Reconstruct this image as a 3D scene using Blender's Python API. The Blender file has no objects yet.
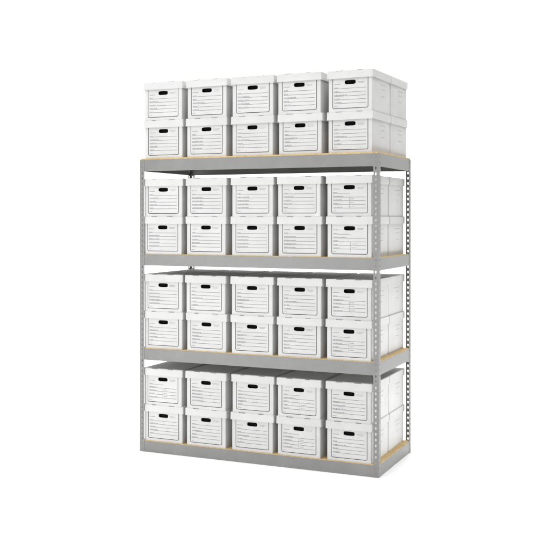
import bpy, bmesh, math, random
from mathutils import Vector, noise
S = 0.0254                      # everything below is written in inches and scaled to metres
R = math.radians
scn = bpy.context.scene
col = scn.collection
rng = random.Random(11)

# ------------------------------------------------------------------ materials
def new_mat(name):
    m = bpy.data.materials.new(name); m.use_nodes = True
    nt = m.node_tree; b = nt.nodes['Principled BSDF']
    return m, nt, b
def nd(nt, t, **kw):
    n = nt.nodes.new(t)
    for k, v in kw.items(): n.inputs[k].default_value = v
    return n

def mat_card():
    m, nt, b = new_mat('white_cardboard')
    tc = nt.nodes.new('ShaderNodeTexCoord')
    oi = nt.nodes.new('ShaderNodeObjectInfo')
    add = nt.nodes.new('ShaderNodeVectorMath'); add.operation = 'ADD'
    nt.links.new(tc.outputs['Object'], add.inputs[0])
    sc = nt.nodes.new('ShaderNodeVectorMath'); sc.operation = 'SCALE'; sc.inputs['Scale'].default_value = 7
    cmb = nt.nodes.new('ShaderNodeCombineXYZ')
    for i in range(3): nt.links.new(oi.outputs['Random'], cmb.inputs[i])
    nt.links.new(cmb.outputs[0], sc.inputs[0]); nt.links.new(sc.outputs[0], add.inputs[1])
    n1 = nd(nt, 'ShaderNodeTexNoise', Scale=9.0, Detail=5.0, Roughness=0.6)
    nt.links.new(add.outputs[0], n1.inputs['Vector'])
    n2 = nd(nt, 'ShaderNodeTexNoise', Scale=260.0, Detail=2.0)
    nt.links.new(add.outputs[0], n2.inputs['Vector'])
    cr = nt.nodes.new('ShaderNodeValToRGB')
    cr.color_ramp.elements[0].position = 0.3; cr.color_ramp.elements[0].color = (0.535, 0.535, 0.529, 1)
    cr.color_ramp.elements[1].position = 0.7; cr.color_ramp.elements[1].color = (0.58, 0.58, 0.576, 1)
    nt.links.new(n1.outputs['Fac'], cr.inputs['Fac'])
    mx = nt.nodes.new('ShaderNodeMix'); mx.data_type = 'RGBA'; mx.blend_type = 'MULTIPLY'
    mx.inputs['Factor'].default_value = 1.0
    mr = nd(nt, 'ShaderNodeMapRange'); mr.inputs['To Min'].default_value = 0.955; mr.inputs['To Max'].default_value = 1.0
    nt.links.new(oi.outputs['Random'], mr.inputs['Value'])
    nt.links.new(cr.outputs['Color'], mx.inputs['A']); nt.links.new(mr.outputs['Result'], mx.inputs['B'])
    nt.links.new(mx.outputs['Result'], b.inputs['Base Color'])
    b.inputs['Roughness'].default_value = 0.62
    b.inputs['Specular IOR Level'].default_value = 0.3
    # faint corrugation ribs plus paper grain
    wv = nt.nodes.new('ShaderNodeTexWave'); wv.wave_type = 'BANDS'; wv.bands_direction = 'DIAGONAL'
    mp = nt.nodes.new('ShaderNodeMapping'); mp.inputs['Scale'].default_value = (1, 1, 0)
    nt.links.new(tc.outputs['Object'], mp.inputs['Vector']); nt.links.new(mp.outputs[0], wv.inputs['Vector'])
    wv.inputs['Scale'].default_value = 26.0; wv.inputs['Distortion'].default_value = 0.6
    b1 = nd(nt, 'ShaderNodeBump', Strength=0.06, Distance=0.001)
    nt.links.new(wv.outputs['Fac'], b1.inputs['Height'])
    b2 = nd(nt, 'ShaderNodeBump', Strength=0.12, Distance=0.004)
    nt.links.new(n1.outputs['Fac'], b2.inputs['Height']); nt.links.new(b1.outputs[0], b2.inputs['Normal'])
    b3 = nd(nt, 'ShaderNodeBump', Strength=0.08, Distance=0.0005)
    nt.links.new(n2.outputs['Fac'], b3.inputs['Height']); nt.links.new(b2.outputs[0], b3.inputs['Normal'])
    nt.links.new(b3.outputs[0], b.inputs['Normal'])
    return m

def mat_steel():
    m, nt, b = new_mat('grey_enamelled_steel')
    tc = nt.nodes.new('ShaderNodeTexCoord')
    n = nd(nt, 'ShaderNodeTexNoise', Scale=5.0, Detail=6.0, Roughness=0.65)
    nt.links.new(tc.outputs['Object'], n.inputs['Vector'])
    cr = nt.nodes.new('ShaderNodeValToRGB')
    cr.color_ramp.elements[0].position = 0.3; cr.color_ramp.elements[0].color = (0.178, 0.18, 0.176, 1)
    cr.color_ramp.elements[1].position = 0.72; cr.color_ramp.elements[1].color = (0.222, 0.222, 0.218, 1)
    nt.links.new(n.outputs['Fac'], cr.inputs['Fac']); nt.links.new(cr.outputs['Color'], b.inputs['Base Color'])
    rr = nd(nt, 'ShaderNodeMapRange'); rr.inputs['To Min'].default_value = 0.34; rr.inputs['To Max'].default_value = 0.52
    nt.links.new(n.outputs['Fac'], rr.inputs['Value']); nt.links.new(rr.outputs['Result'], b.inputs['Roughness'])
    n2 = nd(nt, 'ShaderNodeTexNoise', Scale=420.0, Detail=2.0)
    nt.links.new(tc.outputs['Object'], n2.inputs['Vector'])
    bp = nd(nt, 'ShaderNodeBump', Strength=0.12, Distance=0.0006)
    nt.links.new(n2.outputs['Fac'], bp.inputs['Height']); nt.links.new(bp.outputs[0], b.inputs['Normal'])
    return m

def mat_board():
    m, nt, b = new_mat('particle_board')
    tc = nt.nodes.new('ShaderNodeTexCoord')
    v = nt.nodes.new('ShaderNodeTexVoronoi'); v.inputs['Scale'].default_value = 190.0
    mp = nt.nodes.new('ShaderNodeMapping'); mp.inputs['Scale'].default_value = (0.45, 0.6, 1)
    nt.links.new(tc.outputs['Object'], mp.inputs['Vector']); nt.links.new(mp.outputs[0], v.inputs['Vector'])
    n = nd(nt, 'ShaderNodeTexNoise', Scale=6.0, Detail=4.0)
    nt.links.new(tc.outputs['Object'], n.inputs['Vector'])
    cr = nt.nodes.new('ShaderNodeValToRGB')
    cr.color_ramp.elements[0].color = (0.42, 0.285, 0.13, 1)
    cr.color_ramp.elements[1].color = (0.65, 0.49, 0.255, 1)
    e = cr.color_ramp.elements.new(0.5); e.color = (0.55, 0.395, 0.185, 1)
    nt.links.new(v.outputs['Color'], cr.inputs['Fac'])
    mx = nt.nodes.new('ShaderNodeMix'); mx.data_type = 'RGBA'; mx.blend_type = 'MULTIPLY'; mx.inputs['Factor'].default_value = 1
    c2 = nt.nodes.new('ShaderNodeValToRGB')
    c2.color_ramp.elements[0].position = .3; c2.color_ramp.elements[0].color = (.84, .82, .8, 1)
    c2.color_ramp.elements[1].position = .7; c2.color_ramp.elements[1].color = (1, 1, 1, 1)
    nt.links.new(n.outputs['Fac'], c2.inputs['Fac'])
    nt.links.new(cr.outputs['Color'], mx.inputs['A']); nt.links.new(c2.outputs['Color'], mx.inputs['B'])
    nt.links.new(mx.outputs['Result'], b.inputs['Base Color'])
    b.inputs['Roughness'].default_value = 0.7
    bp = nd(nt, 'ShaderNodeBump', Strength=0.2, Distance=0.001)
    nt.links.new(v.outputs['Distance'], bp.inputs['Height']); nt.links.new(bp.outputs[0], b.inputs['Normal'])
    return m

def mat_plain(name, c, rough=0.7, spec=0.2):
    m, nt, b = new_mat(name)
    tc = nt.nodes.new('ShaderNodeTexCoord')
    n = nd(nt, 'ShaderNodeTexNoise', Scale=300.0, Detail=3.0)
    nt.links.new(tc.outputs['Object'], n.inputs['Vector'])
    cr = nt.nodes.new('ShaderNodeValToRGB')
    cr.color_ramp.elements[0].position = .3; cr.color_ramp.elements[0].color = tuple(x*0.85 for x in c)+(1,)
    cr.color_ramp.elements[1].position = .7; cr.color_ramp.elements[1].color = tuple(min(1, x*1.1) for x in c)+(1,)
    nt.links.new(n.outputs['Fac'], cr.inputs['Fac']); nt.links.new(cr.outputs['Color'], b.inputs['Base Color'])
    b.inputs['Roughness'].default_value = rough; b.inputs['Specular IOR Level'].default_value = spec
    return m

CARD, STEEL, BOARD = mat_card(), mat_steel(), mat_board()
BACKING = mat_plain('pale_grey_backing', (0.52, 0.52, 0.515), 0.6)
INK = mat_plain('dark_grey_ink', (0.055, 0.055, 0.058))
INKPALE = mat_plain('grey_ink', (0.21, 0.21, 0.215))
INKSIDE = mat_plain('pale_grey_ink', (0.30, 0.30, 0.305))
HOLE = mat_plain('hole_interior_shade', (0.006, 0.006, 0.006), 0.9, 0.05)  # near-black colour paints in the shade of the closed box interior
SWEEP = mat_plain('white_studio_sweep', (0.965, 0.965, 0.965), 0.9, 0.0)

# ------------------------------------------------------------------ mesh helpers
def finish(name, bm, mat, parent=None, smooth=False):
    bmesh.ops.recalc_face_normals(bm, faces=bm.faces)
    for v in bm.verts: v.co *= S
    me = bpy.data.meshes.new(name); bm.to_mesh(me); bm.free()
    me.materials.append(mat)
    if smooth:
        for p in me.polygons: p.use_smooth = True
    o = bpy.data.objects.new(name, me); col.objects.link(o)
    if parent: o.parent = parent
    return o
def box(bm, x0, x1, y0, y1, z0, z1):
    vs = [bm.verts.new((x, y, z)) for x in (x0, x1) for y in (y0, y1) for z in (z0, z1)]
    for f in ((0,1,3,2),(4,6,7,5),(0,4,5,1),(2,3,7,6),(0,2,6,4),(1,5,7,3)):
        bm.faces.new([vs[i] for i in f])
def empty(name, loc=(0,0,0), rz=0.0):
    o = bpy.data.objects.new(name, None); col.objects.link(o)
    o.location = Vector(loc)*S; o.rotation_euler.z = rz; o.empty_display_size = 0.1
    return o
def ring_boundary(u0, u1, v0, v1, k):
    """points round a rectangle, starting bottom-left, counter-clockwise, k segments a side"""
    P = []
    for i in range(k): P.append((u0+(u1-u0)*i/k, v0))
    for i in range(k): P.append((u1, v0+(v1-v0)*i/k))
    for i in range(k): P.append((u1-(u1-u0)*i/k, v1))
    for i in range(k): P.append((u0, v1-(v1-v0)*i/k))
    return P
def stadium(cu, cv, w, h, k, taper=0.0, e=3.0):
    """rounded slot with 4k points matching ring_boundary"""
    P = []
    n = 4*k
    for i in range(n):
        a = R(-135) + 2*math.pi*i/n
        c, s = math.cos(a), math.sin(a)
        d = (abs(c)**e + abs(s)**e)**(-1/e)
        wu = w*(1 + taper*s*d)
        P.append((cu + wu/2*c*d, cv + h/2*s*d))
    return P
def holed_plate(bm, cells, place, t):
    """cells: (rect, hole pts, k); place(u, v, depth) -> xyz; a plate t thick with open holes"""
    for (u0, u1, v0, v1), H, k in cells:
        B = ring_boundary(u0, u1, v0, v1, k)
        n = len(B)
        bf = [bm.verts.new(place(u, v, 0)) for u, v in B]; hf = [bm.verts.new(place(u, v, 0)) for u, v in H]
        bb = [bm.verts.new(place(u, v, t)) for u, v in B]; hb = [bm.verts.new(place(u, v, t)) for u, v in H]
        for i in range(n):
            j = (i+1) % n
            bm.faces.new((bf[i], bf[j], hf[j], hf[i]))
            bm.faces.new((bb[j], bb[i], hb[i], hb[j]))
            bm.faces.new((hf[i], hf[j], hb[j], hb[i]))
            on_long = abs(B[i][0]-B[j][0]) < 1e-6      # the two long free edges of the flange
            if on_long: bm.faces.new((bf[j], bf[i], bb[i], bb[j]))

# ------------------------------------------------------------------ the setting: a white studio sweep
def build_sweep():
    bm = bmesh.new()
    prof = [(-900, 0.0), (-300, 0.0), (0, 0.0), (120, 0.0), (190, 0.0)]
    r = 90
    for i in range(1, 17):
        a = math.pi/2*i/16
        prof.append((190 + r*math.sin(a), r - r*math.cos(a)))
    prof.append((280, 420))
    xs = [-620, -300, 0, 300, 620]
    rows = [[bm.verts.new((x, y, z)) for x in xs] for y, z in prof]
    for a, b in zip(rows, rows[1:]):
        for i in range(len(xs)-1): bm.faces.new((a[i], a[i+1], b[i+1], b[i]))
    o = finish('backdrop', bm, SWEEP, smooth=True)
    o['kind'] = 'structure'
    o['label'] = 'seamless white studio floor and backdrop under the rack'
    o['category'] = 'backdrop'
build_sweep()

# ------------------------------------------------------------------ the rack
W, D, HT = 72.0, 30.4, 84.0
LEV = [0.0, 26.45, 53.65, 80.8]           # underside of each tier's beams
BEAM = [3.1, 3.3, 3.2, 3.3]               # beam heights
PROUD = [0.16, 0.18, 0.14, 0.4]           # how far the board stands above the beam
BT = 0.52                                 # board thickness
TOP = [LEV[k]+BEAM[k]+PROUD[k] for k in range(4)]
FL, PT = 1.5, 0.075                       # post flange width and steel thickness

rack = empty('shelving_rack', (W/2, D/2, 0))
rack['label'] = 'grey steel four-tier boltless shelving rack with slotted posts and tan particle board decks'
rack['category'] = 'shelving rack'
OFF = Vector((W/2, D/2, 0))

def post_mesh():
    bm = bmesh.new()
    def cells():
        out = []
        for i in range(56):
            v0, v1 = i*1.5, (i+1)*1.5
            out.append(((0.0, FL, v0, v1), stadium(0.84, (v0+v1)/2, 0.36, 0.72, 3, 0.22), 3))
        return out
    holed_plate(bm, cells(), lambda u, v, d: (u, d, v), PT)
    c2 = [((PT+0.001, FL, r[2], r[3]), H, k) for r, H, k in cells()]
    holed_plate(bm, c2, lambda u, v, d: (d, u, v), PT)
    bmesh.ops.remove_doubles(bm, verts=bm.verts, dist=1e-4)
    for z in (0.0, HT):                    # close the sawn ends
        es = [e for e in bm.edges if e.is_boundary and all(abs(v.co.z-z) < 1e-4 for v in e.verts)]
        bmesh.ops.holes_fill(bm, edges=es, sides=0)
    return bm
p0 = finish('post', post_mesh(), STEEL, rack)
for i, (x, y, a) in enumerate([(0, 0, 0), (W, 0, 90), (W, D, 180), (0, D, 270)]):
    o = p0 if i == 0 else p0.copy()
    if i: col.objects.link(o); o.parent = rack
    o.location = (Vector((x, y, 0)) - OFF)*S; o.rotation_euler.z = R(a)

def dome(bm, cx, cz, r, y):
    """flat rivet head facing -y"""
    n = 10
    r1 = [bm.verts.new((cx+r*math.cos(2*math.pi*i/n), y, cz+r*math.sin(2*math.pi*i/n))) for i in range(n)]
    r2 = [bm.verts.new((cx+.6*r*math.cos(2*math.pi*i/n), y-.07, cz+.6*r*math.sin(2*math.pi*i/n))) for i in range(n)]
    for i in range(n):
        j = (i+1) % n; bm.faces.new((r1[i], r1[j], r2[j], r2[i]))
    bm.faces.new(r2)
def beam_mesh(L, h, rivet_u, ledge, lev):
    """channel beam along +x from 0, outer face at y=0 looking to -y"""
    bm = bmesh.new()
    t, a, b = 0.07, 0.88, 0.5
    prof = [(0.05, 0), (0, 0.05), (0, h-0.03), (0.03, h), (t, h), (t, h-ledge), (a, h-ledge), (a, h-ledge-t), (t, h-ledge-t), (t, t), (b, t), (b, 0)]
    v0 = [bm.verts.new((0, y, z)) for y, z in prof]; v1 = [bm.verts.new((L, y, z)) for y, z in prof]
    n = len(prof)
    for i in range(n):
        j = (i+1) % n; bm.faces.new((v0[i], v0[j], v1[j], v1[i]))
    bm.faces.new(v0); bm.faces.new(list(reversed(v1)))
    for u in (rivet_u, L-rivet_u):
        for i in range(56):                # studs snap into the post slots the beam covers
            z = 0.75+1.5*i-lev
            if 0.45 < z < h-0.4: dome(bm, u, z-.08, 0.27, -PT-0.012)
    return bm
fx = 0.09; y_in = PT+0.008
for k in range(4):
    fb = finish('beam', beam_mesh(W-2*fx, BEAM[k], 0.84-fx, BT-PROUD[k]+.01, LEV[k]), STEEL, rack)
    fb.location = (Vector((fx, y_in, LEV[k]+.003)) - OFF)*S
    rb = fb.copy(); col.objects.link(rb); rb.parent = rack
    rb.location = (Vector((W-fx, D-y_in, LEV[k]+.003)) - OFF)*S; rb.rotation_euler.z = math.pi
    sy = 1.0
    sb = finish('end_beam', beam_mesh(D-2*sy, BEAM[k], 0.84-sy, BT-PROUD[k]+.01, LEV[k]), STEEL, rack)
    sb.location = (Vector((W-y_in, sy, LEV[k]+.003)) - OFF)*S; sb.rotation_euler.z = R(90)
    lb = sb.copy(); col.objects.link(lb); lb.parent = rack
    lb.location = (Vector((y_in, D-sy, LEV[k]+.003)) - OFF)*S; lb.rotation_euler.z = R(-90)
    bm = bmesh.new()
    e = 0.175
    z0 = TOP[k]-BT+.003
    box(bm, e, W-e, e, D-e, z0, z0+BT)
    bmesh.ops.bevel(bm, geom=bm.edges[:], offset=0.05, segments=1, affect='EDGES')
    for v in bm.verts: v.co -= OFF
    sbd = finish('shelf_board', bm, BOARD, rack)
    sbd.data.materials.append(BACKING)                # the deck has a grey backing sheet underneath
    for p in sbd.data.polygons:
        if p.normal.z < -0.9: p.material_index = 1
    # tie bar across the middle, under the board
    bm = bmesh.new(); box(bm, W/2-.75, W/2+.75, 1.0, D-1.0, z0-1.0, z0-.02)
    for v in bm.verts: v.co -= OFF
    finish('tie_bar', bm, STEEL, rack)

# ------------------------------------------------------------------ file boxes
BW, BL, LW, LL = 12.3, 14.38, 13.0, 14.84   # body and lid, width and length
PITCH, LID = 10.7, 2.1                     # stacking height and lid depth
HB = PITCH - 0.16

def warp(bm, seed, amp, only_side=False):
    off = Vector((seed*7.3, seed*3.1, seed*1.7))
    for v in bm.verts:
        d = noise.noise_vector(v.co*0.16 + off)
        k = max(0.0, (PITCH-.12-v.co.z)/LID)*1.3
        v.co += Vector((d.x*amp*k, d.y*amp*k, d.z*amp*.6*k))

def body_mesh(seed):
    bm = bmesh.new()
    c = 0.13
    x, y0, y1 = BW/2, -BL/2, BL/2
    # front and back panels with a hand hole
    for s in (-1,):
        H = stadium(0, 7.58, 3.1, 1.12, 6, 0, 4.5)
        B = ring_boundary(-x+c, x-c, 0, HB, 6)
        t = 0.2
        yy = y0 if s < 0 else y1
        bf = [bm.verts.new((u, yy, v)) for u, v in B]; hf = [bm.verts.new((u, yy, v)) for u, v in H]
        hb = [bm.verts.new((u, yy - s*t, v)) for u, v in H]
        for i in range(24):
            j = (i+1) % 24
            bm.faces.new((bf[i], bf[j], hf[j], hf[i])); bm.faces.new((hf[i], hf[j], hb[j], hb[i]))
    bm.faces.new([bm.verts.new(p) for p in ((-x+c, y1, 0), (x-c, y1, 0), (x-c, y1, HB), (-x+c, y1, HB))])
    def grid(P, n, m):
        vs = [[bm.verts.new(P(i/n, j/m)) for j in range(m+1)] for i in range(n+1)]
        for i in range(n):
            for j in range(m): bm.faces.new((vs[i][j], vs[i+1][j], vs[i+1][j+1], vs[i][j+1]))
    for s in (-1, 1):
        grid(lambda a, b: (s*x, y0+c+(BL-2*c)*a, HB*b), 6, 6)
        for yy, t in ((y0, 1), (y1, -1)):
            grid(lambda a, b: (s*(x-c+c*a), yy+t*c*a, HB*b), 1, 6)
    for z in (0.0, HB):
        bm.faces.new([bm.verts.new(p) for p in ((-x, y0+c, z), (-x+c, y0, z), (x-c, y0, z), (x, y0+c, z), (x, y1-c, z), (x-c, y1, z), (-x+c, y1, z), (-x, y1-c, z))])
    bmesh.ops.remove_doubles(bm, verts=bm.verts, dist=1e-4)
    # side panels bow out a little, the way loaded cartons do
    for v in bm.verts:
        if abs(abs(v.co.x)-x) < 1e-4:
            v.co.x += math.copysign(bulge(seed, v.co.y, v.co.z), v.co.x)
    return bm

def lid_mesh(seed):
    bm = bmesh.new()
    bmesh.ops.create_cube(bm, size=1)
    for v in bm.verts: v.co = Vector((v.co.x*LW, v.co.y*LL, PITCH-LID if v.co.z < 0 else PITCH))
    bmesh.ops.delete(bm, geom=[f for f in bm.faces if f.normal.z < -.5], context='FACES')
    bmesh.ops.bevel(bm, geom=[e for e in bm.edges if not e.is_boundary], offset=0.12, segments=2, affect='EDGES')
    bmesh.ops.bisect_plane(bm, geom=bm.verts[:]+bm.edges[:]+bm.faces[:], plane_co=(0,0,PITCH-1), plane_no=(0,0,1))
    for i in range(1, 8):
        bmesh.ops.bisect_plane(bm, geom=bm.verts[:]+bm.edges[:]+bm.faces[:], plane_co=(LW*(i/8-.5),0,0), plane_no=(1,0,0))
        bmesh.ops.bisect_plane(bm, geom=bm.verts[:]+bm.edges[:]+bm.faces[:], plane_co=(0,LL*(i/8-.5),0), plane_no=(0,1,0))
    warp(bm, seed, 0.13)
    for v in bm.verts:
        # skirt edges bow outwards slightly, the top never rises over its stacking height
        if v.co.z < PITCH-LID+.4:
            v.co.y += math.copysign(0.07*(1-(v.co.x/(LW/2))**2), v.co.y) if abs(v.co.y) > LL/2-.4 else 0
        v.co.z = min(v.co.z, PITCH)
    bmesh.ops.recalc_face_normals(bm, faces=bm.faces)
    bmesh.ops.solidify(bm, geom=bm.faces[:], thickness=0.16)
    return bm

def bulge(seed, y, z):
    a = 1-(y/(BL/2))**2; b = math.sin(math.pi*min(1, max(0, z/HB)))
    return 0.14*a*b*(0.6+0.3*seed)
def outline_mesh(y):
    """dark outline of the printed panel, open at the top under the lid"""
    bm = bmesh.new()
    x0, x1, z0, z1, r, t = FORM[0], FORM[1], FORM[2], FORM[3], 0.42, 0.155
    path = [(x0, z1)]
    for i in range(7):
        a = math.pi + math.pi/2*i/6; path.append((x0+r+r*math.cos(a), z0+r+r*math.sin(a)))
    for i in range(7):
        a = 1.5*math.pi + math.pi/2*i/6; path.append((x1-r+r*math.cos(a), z0+r+r*math.sin(a)))
    path.append((x1, z1))
    L, Rr = [], []
    for i, p in enumerate(path):
        a = Vector(path[max(0, i-1)]); b = Vector(path[min(len(path)-1, i+1)])
        d = (b-a).normalized(); n = Vector((-d.y, d.x))
        L.append(Vector(p)+n*t/2); Rr.append(Vector(p)-n*t/2)
    vl = [bm.verts.new((p.x, y-.016, p.y)) for p in L]; vr = [bm.verts.new((p.x, y-.016, p.y)) for p in Rr]
    for i in range(len(path)-1): bm.faces.new((vl[i], vl[i+1], vr[i+1], vr[i]))
    return bm
FORM = (-4.95, 4.98, 0.85, 8.75)
def sheet(u0, u1, v0, v1, rects, skip, place):
    """one printed sheet: a grid cut along every printed mark, marks take material slot 1"""
    def cuts(lo, hi, vals):
        vals = sorted([lo, hi] + [q for q in vals if lo < q < hi]); out = [vals[0]]
        for q in vals[1:]:
            if q-out[-1] > 1e-4: out.append(q)
        return out
    us = cuts(u0, u1, [q for r in rects for q in r[:2]] + list(skip[:2]))
    vs = cuts(v0, v1, [q for r in rects for q in r[2:]] + list(skip[2:]))
    bm = bmesh.new()
    V = {}
    def vert(i, j):
        if (i, j) not in V: V[i, j] = bm.verts.new(place(us[i], vs[j]))
        return V[i, j]
    for j in range(len(vs)-1):
        cv = (vs[j]+vs[j+1])/2
        row = [r for r in rects if r[2] < cv < r[3]]
        for i in range(len(us)-1):
            cu = (us[i]+us[i+1])/2
            if skip[0] < cu < skip[1] and skip[2] < cv < skip[3]: continue
            f = bm.faces.new((vert(i, j), vert(i+1, j), vert(i+1, j+1), vert(i, j+1)))
            f.material_index = 1 if any(r[0] < cu < r[1] for r in row) else 0
    return bm
def words(out, r, xa, xb, z, h=0.16, wmin=.14, wmax=.42, gap=.1):
    xx = xa
    while xx < xb:
        w = r.uniform(wmin, wmax); out.append((xx, min(xx+w, xb), z, z+h)); xx += w+gap
def form_mesh(y, kind, seed):
    r = random.Random(seed*13+5)
    q = []
    zs = [6.0, 5.0, 4.05, 3.1, 2.15]
    words(q, r, -4.5, -2.7, 7.05, .17)
    q.append((-4.5, 0.2 if kind else 4.5, zs[0]-.055, zs[0]+.055)); words(q, r, -4.5, -3.3, zs[0]+.13)
    for z in zs[1:]:
        q.append((-4.5, 4.5, z-.06, z+.06)); words(q, r, -4.5, -4.5+r.uniform(1.2, 3.6), z+.13, .2)
    words(q, r, 2.1, 4.1, 7.5, .12); words(q, r, 2.3, 3.8, 7.2, .12)
    if kind == 1:                        # form split by a vertical rule
        q.append((-.045, .045, 2.15, 5.0))
        for z in zs[1:4]: words(q, r, .3, 1.4, z-.55)
    if kind == 2:
        q.append((.25, .33, 1.3, 4.05)); words(q, r, .6, 2.2, 3.4); words(q, r, .6, 2.0, 2.4)
    words(q, r, -4.5, -3.6, 1.35, .12)
    return sheet(FORM[0]+.12, FORM[1]-.12, FORM[2]+.12, FORM[3], q, (-1.72, 1.72, 6.9, 8.26), lambda u, v: (u, y-.008, v))
def side_print_mesh(x, bseed, seed):
    r = random.Random(seed+40)
    q = []
    for (z, a, b) in ((7.2, -1.3, 3.1), (6.0, -.6, 2.6), (4.2, -.2, 1.8)):
        words(q, r, a, b, z, r.uniform(.13, .2), .3, .9, .14)
    return sheet(-1.6, 3.4, 3.9, 7.7, q, (0, 0, 0, 0), lambda u, v: (x+bulge(bseed, u, v)+.009, u, v))
def hole_shade_mesh():  # added pocket behind the hole, painted dark in place of the unlit interior
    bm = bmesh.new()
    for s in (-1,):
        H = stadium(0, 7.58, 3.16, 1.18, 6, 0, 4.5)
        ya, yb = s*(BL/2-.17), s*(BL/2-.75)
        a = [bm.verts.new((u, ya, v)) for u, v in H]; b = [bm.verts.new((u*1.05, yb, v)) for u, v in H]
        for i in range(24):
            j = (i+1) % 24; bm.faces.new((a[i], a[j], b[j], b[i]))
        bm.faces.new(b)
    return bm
def slot_mesh(cx, seed):
    r = random.Random(seed)
    bm = bmesh.new()
    xa = cx + r.uniform(-.3, .3); w = r.uniform(1.2, 2.0)
    prof = [(-.005, -.17), (-.005, -.12), (.031, -.031), (.12, .006), (.34, .006)]   # follows the folded edge
    a = [bm.verts.new((xa-w/2, -LL/2+y, PITCH+z)) for y, z in prof]
    b = [bm.verts.new((xa+w/2, -LL/2+y, PITCH+z)) for y, z in prof]
    for i in range(4): bm.faces.new((a[i], b[i], b[i+1], a[i+1]))
    return bm

protos = []
for s in range(5):
    kind = [0, 1, 0, 2, 0][s]
    b = empty('file_box')
    bo = finish('body', body_mesh(s % 3), CARD, b)
    finish('hand_hole', hole_shade_mesh(), HOLE, bo)
    finish('form_outline', outline_mesh(-BL/2), INK, bo)
    finish('printed_form', form_mesh(-BL/2, kind, s), CARD, bo).data.materials.append(INKPALE)
    finish('side_print', side_print_mesh(BW/2, s % 3, s), CARD, bo).data.materials.append(INKSIDE)
    l = finish('lid', lid_mesh(s+1), CARD, b)
    for i, cx in enumerate((-2.9, 2.7)): finish('lid_slot', slot_mesh(cx, s*2+i), INKPALE, l)
    protos.append(b)
used = set()
def place_box(kind, loc, rz, sz, label):
    p = protos[kind]
    if kind not in used:
        used.add(kind); o = p
    else:
        o = p.copy(); col.objects.link(o)
        for ch in p.children:
            c = ch.copy(); col.objects.link(c); c.parent = o
            for g in ch.children:
                d = g.copy(); col.objects.link(d); d.parent = c
    o.location = Vector(loc)*S; o.rotation_euler = (0, 0, rz); o.scale = (1, 1, sz)
    o['label'] = label; o['category'] = 'file box'; o['group'] = 'white file boxes on the rack'

tier = ['bottom shelf', 'third shelf from top', 'second shelf from top', 'top shelf']
cols = ['leftmost of five', 'second from left', 'middle of five', 'second from right', 'rightmost of five']
xs = [0.85, 14.75, 28.95, 42.97, 57.25]
pit = [10.42, 10.62, 10.78, 10.92]
divided = {(2,4,0):3, (2,4,1):1, (1,4,0):1, (1,4,1):1, (0,0,1):1, (0,3,1):3, (0,3,0):1, (0,4,1):0}
for k in range(4):
    for c in range(5):
        for lay in range(2):
            for back in range(2):
                kind = divided.get((k, c, lay), rng.choice([0, 2, 4])) if not back else rng.choice([0, 2, 4])
                x = xs[c] + LW/2 + rng.uniform(-.12, .12)
                if lay and k != 3: x += 0.05
                y = 0.33 + LL/2 + (rng.uniform(-.02, .05) + LL+.13 if back else rng.uniform(-.13, .06))
                rz = R(rng.uniform(-.8, .8)*(.25 if back else 1))
                if k == 3:
                    y += .35
                    if c == 4:                       # the end stack on top stands a little askew
                        a = R(-1.7); rz = a + R(rng.uniform(-.15, .15))
                        d = LL/2 + back*(LL+.12)
                        x = 57.15 + LW/2 + math.sin(-a)*d + .05*lay; y = 0.9 + math.cos(a)*d + rng.uniform(0, .1)
                        if not back: y += .1
                elif c == 4:
                    x = min(x, 57.25+LW/2)
                lab = 'white file box, %s %s row on %s, %s' % ('back' if back else 'front', 'upper' if lay else 'lower', tier[k], cols[c])
                place_box(kind, (x, y, TOP[k]+.01+lay*pit[k]), rz, pit[k]/PITCH, lab)

# ------------------------------------------------------------------ studio light
w = bpy.data.worlds.new('World'); scn.world = w; w.use_nodes = True
bg = w.node_tree.nodes['Background']
bg.inputs['Color'].default_value = (1, 1, 1, 1); bg.inputs['Strength'].default_value = 0.43
def area(name, loc, target, sx, sy, power, colr=(1, 1, 1)):
    l = bpy.data.lights.new(name, 'AREA'); l.shape = 'RECTANGLE'; l.size = sx; l.size_y = sy
    l.energy = power; l.color = colr
    o = bpy.data.objects.new(name, l); col.objects.link(o)
    o.location = loc
    o.rotation_euler = (Vector(target)-Vector(loc)).to_track_quat('-Z', 'Y').to_euler()
    return o
area('overhead_softbox', (1.0, -0.6, 5.6), (1.0, -0.4, 0), 6.2, 5.0, 385)
area('key_softbox', (-0.9, -4.6, 1.15), (0.9, 0, 0.55), 2.6, 1.7, 118)
area('side_fill', (3.7, 0.2, 0.32), (1.9, 0.4, 0.2), 1.4, 0.5, 21)  # added low fill, brightens the lower right box sides
area('backdrop_light', (-2.0, 2.2, 6.5), (-2.5, 6.5, 1.0), 8.0, 1.5, 900)

# ------------------------------------------------------------------ camera
cam = bpy.data.cameras.new('Camera'); co = bpy.data.objects.new('Camera', cam); col.objects.link(co)
co.location = Vector((147.223, -238.364, 67.361))*S
co.rotation_euler = (R(90), 0, R(23.689))
cam.sensor_width = 36; cam.lens = 960.353/550*36
cam.shift_y = -(275-217.86)/550
cam.clip_start = 0.1; cam.clip_end = 200
scn.camera = co
vs = scn.view_settings
vs.view_transform = 'Standard'; vs.look = 'None'; vs.gamma = 1; vs.exposure = 0
